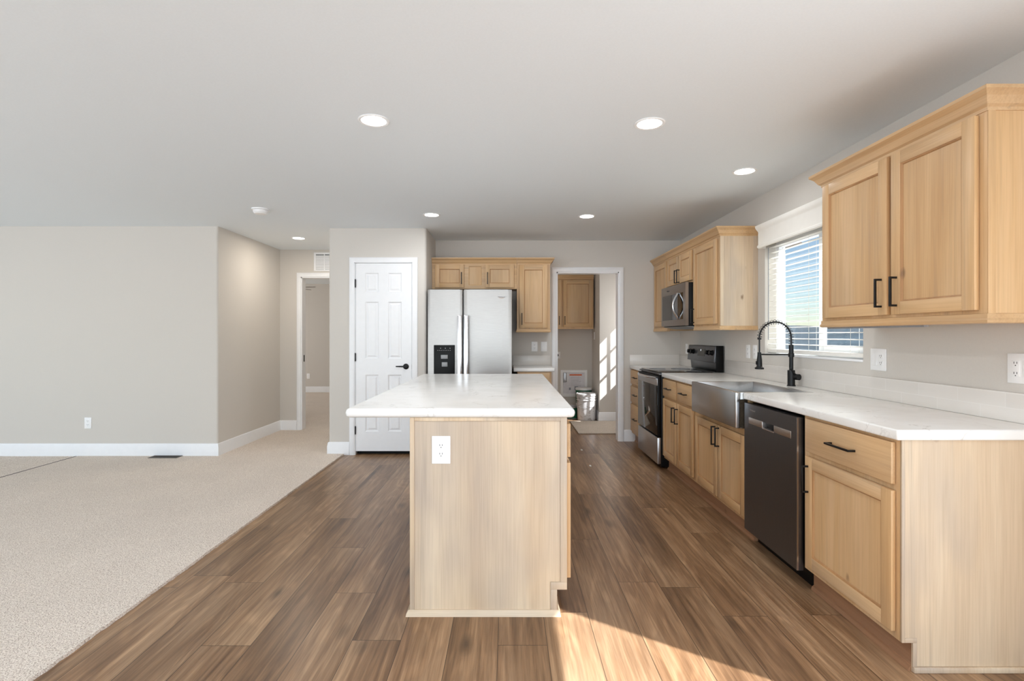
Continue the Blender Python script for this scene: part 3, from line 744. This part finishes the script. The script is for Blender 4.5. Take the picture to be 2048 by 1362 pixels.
# range
c = thing('range', 'freestanding electric range with black glass oven door and steel drawer', 'range', (1.77, 5.38, 0))
ry0, ry1 = 5.006, 5.76
b = MB(); b.box(1.475, 2.07, ry0, ry1, .02, .905, .003); b.build('body', 'black_plastic', c)
b = MB(); b.box(1.455, 1.995, ry0-.001, ry1+.001, .905, .917, .003); b.build('cooktop_trim', 'black_stainless', c)
b = MB(); b.box(1.475, 1.985, ry0+.012, ry1-.012, .9172, .929, .003); ck = b.build('cooktop', 'black_glass', c)
for x, y, rr in ((1.60, 5.19, .10), (1.60, 5.57, .085), (1.85, 5.19, .075), (1.85, 5.57, .10)):
    b = MB(); b.tube([(x+rr*math.cos(a), y+rr*math.sin(a), .9293) for a in (2*math.pi*i/40 for i in range(40))], .0012, 4, closed=True); b.build('burner_ring', 'grey_plastic', ck)
b = MB(); b.box(1.442, 1.475, ry0+.003, ry1-.003, .315, .895, .004); od = b.build('oven_door', 'black_plastic', c)
b = MB(); b.box(1.4385, 1.4422, ry0+.006, ry1-.006, .32, .80, .001); b.build('oven_glass', 'black_glass', od)
b = MB(); b.box(1.437, 1.4425, ry0+.004, ry1-.004, .80, .868, .002); b.build('steel_band', 'stainless_y', od)
b = MB()
P = [(1.44-.045*min(1, 4*min(i/16, 1-i/16)), ry0+.03+(ry1-ry0-.06)*i/16, .873) for i in range(17)]
b.tube(P, .012, 10); b.build('handle', 'bright_steel', od)
b = MB(); b.box(1.440, 1.475, ry0+.003, ry1-.003, .045, .30, .005); b.build('drawer', 'stainless_y', c)
b = MB(); b.prism([(2.03, .929), (2.02, 1.018), (2.07, 1.018), (2.07, .929)], ry0+.004, ry1-.004, 'acb', bev=.003); b.build('back_riser', 'black_stainless', c)
b = MB(); b.prism([(1.985, 1.022), (2.003, 1.178), (2.01, 1.183), (2.07, 1.183), (2.07, 1.022)], ry0+.012, ry1-.002, 'acb', bev=.003); cp = b.build('control_panel', 'black_stainless', c)
b = MB(); b.box(2.004, 2.075, ry0, ry0+.012, .93, 1.185, .003); b.build('panel_side', 'black_plastic', c)
TP = lambda u, v, w_: (1.985+(v-1.022)*.115-w_, u, v)
b = MB(TP); b.box(5.27, 5.46, 1.075, 1.15, .0005, .003); dsp = b.build('display', 'display_glass', cp)
b = MB(TP); b.box(5.375, 5.385, 1.128, 1.142, .003, .0036); b.build('clock_digit', 'clock_led', dsp)
for u in (5.075, 5.165, 5.59, 5.68):
    b = MB(TP); p0 = TP(u, 1.115, 0); b2 = MB(); b2.lathe([(.001, 0), (.027, 0), (.027, .006), (.022, .008), (.019, .034), (.001, .035)], p0, (-1, 0, .115)); b2.build('knob', 'black_plastic', cp); b.bm.free()

# dishwasher
c = thing('dishwasher', 'dark stainless dishwasher with a pocket handle between end cabinet and sink', 'dishwasher', (1.77, 2.94, 0))
dy0, dy1 = 2.645, 3.241
b = MB(); b.box(1.525, 2.06, dy0, dy1, .1, .868); b.build('body', 'black_plastic', c)
b = MB(); b.box(1.56, 1.6, dy0, dy1, 0, .1); b.build('toe_panel', 'black_plastic', c)
b = MB(FX(1.505)); b.grid_wall([dy0+.004, dy1-.004], [.088, .868], [(2.705, 3.18, .748, .787)], .033, 0); dd = b.build('door', 'black_stainless', c)
b = MB(FX(1.505)); b.box(dy0+.002, dy0+.0045, .089, .867, .026, .0338); b.build('edge_glint', 'bright_steel', dd)  # bright strip painting the glint along the door's bevelled edge
b = MB(FX(1.505)); b.box(2.705, 2.88, .748, .787, .0, .034, .002); b.box(3.012, 3.18, .748, .787, .0, .034, .002); b.box(2.88, 3.012, .744, .751, .0, .034, .001); b.build('handle_strip', 'strip_steel', dd)
b = MB(FX(1.505)); b.box(2.88, 3.012, .751, .787, .001, .006); b.build('pocket', 'black_plastic', dd)
text('Whirlpool', .016, lambda u, v, w_: (1.4715-w_, 3.13-u, v), 0, .832, 0, 'logo', 'strip_steel', dd)

# microwave
c = thing('microwave', 'stainless over-the-range microwave with a curved handle under the short cabinet', 'microwave', (1.9, 5.36, 1.36))
my0, my1 = 4.966, 5.745
b = MB(); b.box(1.725, 2.06, my0, my1, 1.375, 1.795, .003); b.build('body', 'black_plastic', c)
T = FX(1.725)
b = MB(T); b.grid_wall([my0, my1], [1.382, 1.797], [(5.13, 5.71, 1.445, 1.705)], .03, .001); md = b.build('door', 'grey_stainless', c)
b = MB(T); b.box(5.13, 5.71, 1.445, 1.705, .002, .0285); b.build('glass', 'black_glass', md)
b = MB(T); b.box(5.035, 5.118, 1.445, 1.705, .030, .0315); b.build('control_strip', 'black_glass', c)
b = MB(); b.tube([(1.69-.05*math.sin(math.pi*i/18), 5.17, 1.455+.25*i/18) for i in range(19)], .0115, 10); b.build('handle', 'bright_steel', md)
b = MB(); b.prism([(1.70, 1.374), (2.05, 1.374), (2.0, 1.352), (1.85, 1.352)], my0+.02, my1-.02, 'acb'); b.build('vent_grille', 'grey_plastic', c)
text('Whirlpool', .022, lambda u, v, w_: (1.6947-w_, 5.5-u, v), 0, 1.752, 0, 'logo', 'logo_grey', md)

# ================================================================== WINDOW BLIND
c = thing('window_blind', 'white horizontal slat blind with a moulded valance over the sink window', 'blind', (2.12, 3.645, 1.14))
VAL = [(0, 0), (.005, 0), (.012, .006), (.012, .02), (.006, .028), (.006, .13), (.010, .14), (.016, .15), (.022, .165), (.024, .183), (0, .183)]
b = MB(); b.sweep([(XR-.001, 3.0), (2.035, 3.0), (2.035, 4.212), (XR-.001, 4.212)], sh(VAL, 1.99), 1); b.build('valance', 'slat_white', c)
b = MB(); z = 1.215; tilt = math.radians(4)
while z < 2.02:
    R = []
    for yy in (3.068, 4.224):
        R.append([b.v(2.135+dx*math.cos(tilt), yy, z + .0022*(1-(dx/.025)**2) + dx*math.sin(tilt) + hh) for dx, hh in ((-.025, 0), (-.012, 0), (0, 0), (.012, 0), (.025, 0), (.025, .0025), (.012, .0025), (0, .0025), (-.012, .0025), (-.025, .0025))])
    b.rings(R); z += .0432
b.build('slats', 'slat_white', c)
b = MB(); b.box(2.11, 2.16, 3.066, 4.226, 1.15, 1.178, .006, 3); b.build('bottom_rail', 'slat_white', c)
for y in (3.2, 3.645, 4.09):
    b = MB(); b.cyl((2.108, y, 1.16), (2.108, y, 2.0), .0011, seg=6); b.cyl((2.162, y, 1.16), (2.162, y, 2.0), .0011, seg=6); b.build('ladder_cord', 'slat_white', c)
b = MB(); b.cyl((2.098, 4.19, 1.25), (2.098, 4.19, 1.99), .004, seg=8); b.build('tilt_wand', 'grey_plastic', c)

# ================================================================== CEILING + WALL FIXTURES
GL = 'recessed ceiling lights'
cans = [(-.72, 2.79, 'recessed ceiling light over the near left side of the island'), (.77, 2.83, 'recessed ceiling light over the aisle near the large wall cabinet'),
        (-.73, 4.97, 'recessed ceiling light in front of the pantry door and refrigerator'), (.763, 5.03, 'recessed ceiling light in front of the laundry doorway'),
        (1.66, 3.65, 'recessed ceiling light above the sink near the window'), (-2.48, 6.16, 'recessed ceiling light in the hallway left of the pantry')]
c0 = thing('ceiling_light', cans[0][2], 'ceiling light', (cans[0][0], cans[0][1], H), GL)
x, y = cans[0][:2]
b = MB(); b.lathe([(.066, -.001), (.083, -.001), (.083, -.004), (.078, -.007), (.066, -.005)], (x, y, H), seg=40, closed=True)
b.build('trim_ring', 'white_plastic', c0)
b = MB(); b.lathe([(.0655, -.0005), (.0655, -.003), (.001, -.004)], (x, y, H), seg=40); b.build('lens', 'led_lens', c0)
ld = bpy.data.lights.new('can_lamp', 'AREA'); ld.shape = 'DISK'; ld.size = .13; ld.energy = CAN_POWER; ld.color = (.96, .98, 1)
lo = bpy.data.objects.new('can_lamp', ld); C.objects.link(lo); lo.parent = c0; lo.location = (0, 0, -.012)
dim = ld.copy(); dim.energy = CAN_POWER*.2
warm = ld.copy(); warm.energy = CAN_POWER*1.3; warm.color = (1, .9, .78)
for x, y, lb in cans[1:]:
    q = dup(c0, (x, y, H), lb)
    if x < -2: [ch for ch in q.children if ch.type == 'LIGHT'][0].data = warm
    if x > 1: [ch for ch in q.children if ch.type == 'LIGHT'][0].data = dim
for y, q in ((.6, 'right beside'), (-1.6, 'behind'), (-3.6, 'far behind')):  # extra recessed lights added as fill, out of view
    for x, sd_ in ((-.72, 'left'), (.77, 'right')): dup(c0, (x, y, H), 'added ceiling fill light out of view %s the camera on the %s' % (q, sd_))

c = thing('smoke_detector', 'round white smoke detector on the ceiling near the hallway', 'smoke detector', (-2.26, 4.75, H))
b = MB(); b.lathe([(.001, 0), (.078, 0), (.078, -.012), (.001, -.013)], (-2.26, 4.75, H)); b.build('base', 'white_plastic', c)
b = MB(); b.lathe([(.064, -.0135), (.062, -.032), (.05, -.045), (.02, -.048), (.001, -.048)], (-2.26, 4.75, H)); b.build('cover', 'white_plastic', c)

# outlets
def outlet_parts(c, T, u, v, ww, hh, kinds, slot_s=1.0):
    b = MB(T); b.box(u-ww/2, u+ww/2, v-hh/2, v+hh/2, .0003, .006, .002); b.build('cover_plate', 'white_plastic', c)
    n = len(kinds)
    for i, kd in enumerate(kinds):
        uc = u + (i-(n-1)/2)*.046
        if kd == 'o':
            for dv in (-.0195, .0195):
                b = MB(T); b.prism([(uc+.0165*math.cos(a), v+dv+min(.0135, max(-.0135, .0175*math.sin(a)))) for a in (2*math.pi*k/24 for k in range(24))], .006, .0078); r = b.build('receptacle', 'white_plastic', c)
                b = MB(T); z = .0079
                for s_ in (-1, 1): b.box(uc+s_*.0062-.0012, uc+s_*.0062+.0012, v+dv-.001, v+dv+.0075, .0072, z)
                b.box(uc-.002, uc+.002, v+dv-.0095, v+dv-.0055, .0072, z); b.build('slots', 'dark_void', r)
        elif kd == 'g':
            b = MB(T); b.box(uc-.0165, uc+.0165, v-.0335, v+.0335, .006, .0085, .001); r = b.build('receptacle', 'white_plastic', c)
            b = MB(T)
            for dv in (-.022, .020):
                for s_ in (-1, 1): b.box(uc+s_*.0062-.0012, uc+s_*.0062+.0012, v+dv-.001, v+dv+.0075, .008, .0088)
                b.box(uc-.002, uc+.002, v+dv-.0095, v+dv-.0055, .008, .0088)
            b.build('slots', 'dark_void', r)
        else:
            b = MB(T); b.prism([(v-.0335, .006), (v-.0335, .011), (v, .0075), (v+.0335, .006)], uc-.0165, uc+.0165, 'cab', bev=0)
            b.build('rocker', 'white_plastic', c)
def outlet(label, T, u, v, kinds='o', ww=.072, hh=.117, name='wall_outlet', cat='outlet', group='wall outlets and switches'):
    c = thing(name, label, cat, T(u, v, 0), group); outlet_parts(c, T, u, v, ww, hh, kinds); return c
outlet('white outlet mounted on the pale end panel of the island', FY(YI), -.307, .76, ww=.085, hh=.127)
o2 = outlet('white outlet low on the plain left living room wall', FY(5.5), -4.44, .36)
dup(o2, (-4.47, 11.65, .375), 'white outlet low on the bedroom wall seen through the hall doorway')
dup(o2, (.322, 6.32, 1.151), 'white outlet above the small counter beside the refrigerator')
outlet('white light switch right of the outlet beside the refrigerator', FY(YB), .437, 1.151, 's', name='light_switch', cat='switch')
outlet('double white switch and outlet plate between window and near wall cabinet', FX(XR), 2.93, 1.149, 'os', ww=.122, hh=.123)
outlet('white outlet on the right wall at the photo edge under the near cabinet', FX(XR), 2.11, 1.15, 'gg', ww=.122, hh=.123)
o3 = outlet('white outlet left of the faucet, nearer to the window', FX(XR), 4.395, 1.146)
dup(o3, (XR, 4.52, 1.146), 'white outlet left of the faucet, nearer to the range')
dup(o3, (XR, 6.07, 1.13), 'white outlet behind the far end of the range back panel')
outlet('white outlet on the laundry side wall beside the hanging cabinet', FX(1.366), 8.22, 1.28)
c = thing('dryer_outlet', 'white dryer outlet with a round black socket on the laundry wall', 'outlet', (.80, 8.45, .965))
b = MB(FY(8.45)); b.box(.75, .85, .91, 1.02, .0003, .008, .002); b.build('cover_plate', 'white_plastic', c)
b = MB(); b.lathe([(.001, .008), (.024, .008), (.024, .011), (.001, .011)], (.797, 8.45, .965), (0, -1, 0)); b.build('socket', 'dark_void', c)

# return air grille
c = thing('air_grille', 'white return air grille above the hall doorway', 'vent', (-2.38, 7.0, 2.275))
T = FY(7.0)
b = MB(T)
for q in ((-2.61, -2.15, 2.15, 2.17), (-2.61, -2.15, 2.38, 2.40), (-2.61, -2.585, 2.17, 2.38), (-2.175, -2.15, 2.17, 2.38), (-2.475, -2.463, 2.17, 2.38), (-2.31, -2.298, 2.17, 2.38)): b.box(*q, .0005, .010, .001)
b.build('frame', 'white_trim', c)
b = MB(T); b.box(-2.585, -2.175, 2.17, 2.38, .0005, .0015); b.build('backing', 'grey_plastic', c)
b = MB(T)
for i in range(13):
    z = 2.176+i*.0155
    if i < 12: b.prism([(z, .002), (z+.011, .008), (z+.012, .008), (z+.001, .002)], -2.585, -2.175, 'cab')
b.build('louvers', 'white_trim', c)
# floor register in the carpet
c = thing('floor_register', 'dark metal floor register in the carpet by the left wall', 'vent', (-3.58, 5.44, .015))
b = MB()
for q in ((-3.73, -3.43, 5.38, 5.392), (-3.73, -3.43, 5.478, 5.49), (-3.73, -3.718, 5.392, 5.478), (-3.442, -3.43, 5.392, 5.478)): b.box(*q, .0155, .020, .001)
b.build('frame', 'register_metal', c)
b = MB(); b.box(-3.718, -3.442, 5.392, 5.478, .0152, .0162); b.build('opening', 'dark_void', c)
b = MB()
for i in range(22): b.box(-3.712+i*.0125, -3.709+i*.0125, 5.392, 5.478, .0163, .019)
b.build('vanes', 'register_metal', c)

# bedroom ceiling fan
c = thing('ceiling_fan', 'brown ceiling fan in the bedroom glimpsed through the hall doorway', 'fan', (-4.05, 9.5, 2.1))
b = MB(); b.lathe([(.001, 0), (.07, 0), (.10, .03), (.10, .09), (.06, .12), (.014, .13), (.014, .30), (.06, .31), (.06, .339), (.001, .339)], (-4.05, 9.5, 2.1)); b.build('motor', 'black_metal', c)
for k in range(5):
    a = math.radians(-8+72*k); ux, uy = math.cos(a), math.sin(a)
    TB = lambda p, q, w_, ux=ux, uy=uy: (-4.05+ux*p-uy*q, 9.5+uy*p+ux*q, 2.16+w_+q*.14)
    b = MB(TB); b.prism([(.09, -.02), (.2, -.055)] + arc(.5, 0, .062, -70, 70, 8) + [(.2, .055), (.09, .02)], 0, .007); b.build('blade', 'fan_blade', c)

# laundry things
c = thing('paint_bucket', 'large paint-splattered white bucket in front in the laundry', 'bucket', (1.195, 7.92, 0), 'paint buckets and cans')
def bucket(c, x, y, h, r0, r1, mat, lid=True):
    b = MB(); b.lathe([(.001, 0), (r0, 0), (r0+.003, .01), (r0+(r1-r0)*.74, h*.74), (r1+.004, h*.745), (r1+.004, h*.77), (r1-.004, h*.775), (r1-.003, h*.83), (r1+.005, h*.835), (r1+.005, h*.86), (r1-.003, h*.865), (r1, h*.93), (.001, h*.93)], (x, y, 0), seg=40); b.build('pail', mat, c)
    b = MB(); b.lathe([(r1+.003, h*.90), (r1+.007, h*.91), (r1+.007, h*.985), (r1-.002, h), (r1-.012, h), (r1-.016, h*.975), (.001, h*.975)], (x, y, 0), seg=40); b.build('lid', mat, c)
bucket(c, 1.195, 7.92, .41, .132, .150, 'splattered_plastic')
b = MB(); b.tube([(1.195-.152, 7.905, .29), (1.195-.166, 7.87, .22), (1.195-.10, 7.795, .20), (1.195-.02, 7.768, .205), (1.195+.08, 7.785, .215), (1.195+.15, 7.86, .24), (1.195+.155, 7.905, .29)], .0025, 6); b.build('bail_handle', 'steel_can', c)
c = thing('paint_bucket', 'white bucket with green label standing behind the splattered bucket', 'bucket', (1.2, 8.25, 0), 'paint buckets and cans')
b = MB(); b.lathe([(.001, 0), (.114, 0), (.117, .01), (.126, .43), (.001, .43)], (1.2, 8.25, 0), seg=40); b.build('pail', 'white_plastic', c)
b = MB(); b.lathe([(.127, .428), (.132, .432), (.132, .452), (.122, .458), (.001, .452)], (1.2, 8.25, 0), seg=40); b.build('lid', 'white_plastic', c)
b = MB(); b.lathe([(.1215, .22), (.1235, .22), (.1282, .424), (.1262, .424)], (1.2, 8.25, 0), seg=40, closed=True); b.build('label', 'green_label', c)
c = thing('paint_can', 'small metal paint can with green label at the left end of the island corner', 'paint can', (.985, 8.05, 0), 'paint buckets and cans')
b = MB(); b.lathe([(.001, 0), (.083, 0), (.085, .004), (.085, .186), (.088, .19), (.088, .197), (.078, .197), (.076, .192), (.001, .192)], (.985, 8.05, 0), seg=36); b.build('can', 'steel_can', c)
b = MB(); b.lathe([(.0852, .015), (.0862, .015), (.0862, .172), (.0852, .172)], (.985, 8.05, 0), seg=36); b.build('label', 'green_label', c)
b = MB(); b.prism([(.92, 6.78), (1.85, 6.78), (1.85, 7.75), (.92, 7.75)], .0005, .014, bev=.003); b.build('floor_mat', 'rug', label='beige carpet remnant mat on the laundry floor', category='mat')
c = thing('washer_box', 'white framed washer outlet box with an orange striped notice on the laundry wall', 'utility box', (1.07, 8.45, .5))
T = FY(8.45)
b = MB(T); b.sweep([(.854, .293), (1.285, .293), (1.285, .724), (.854, .724)], [(0, .0005), (0, .018), (.04, .018), (.045, .0005)], 1, True); b.build('frame', 'white_plastic', c)
b = MB(T); b.box(.895, 1.245, .335, .685, .0005, .004); b.build('backing', 'paper', c)
b = MB(T); b.box(.90, .95, .53, .68, .004, .03, .004); b.build('valve', 'steel_can', c)
b = MB(T); b.box(.953, .975, .54, .68, .004, .035, .004); b.build('pipe', 'white_plastic', c)
b = MB(T); b.box(.985, 1.225, .36, .66, .004, .0055); nz = b.build('notice', 'paper', c)
b = MB(T); b.box(1.0, 1.20, .635, .655, .0055, .0062); b.build('orange_stripe', 'orange_print', nz)
b = MB(T)
for i in range(7): b.box(1.02, 1.185-.02*(i % 3), .60-i*.022, .603-i*.022, .0055, .006)
b.box(.99, 1.02, .40, .44, .0055, .006); b.box(1.08, 1.14, .40, .46, .0055, .006); b.build('printed_lines', 'grey_print', nz)
# scraps on the floor
b = MB(); b.box(.815, .835, 5.80, 5.845, .0003, .008, .003); b.build('plastic_scrap', 'scrap_white', label='tiny white scrap on the aisle floor, farther from the camera', category='scrap', group='scraps on the floor')
b = MB(); b.box(.80, .818, 5.09, 5.135, .0003, .008, .003); b.build('plastic_scrap', 'scrap_white', label='tiny white scrap on the aisle floor, nearer to the camera', category='scrap', group='scraps on the floor')
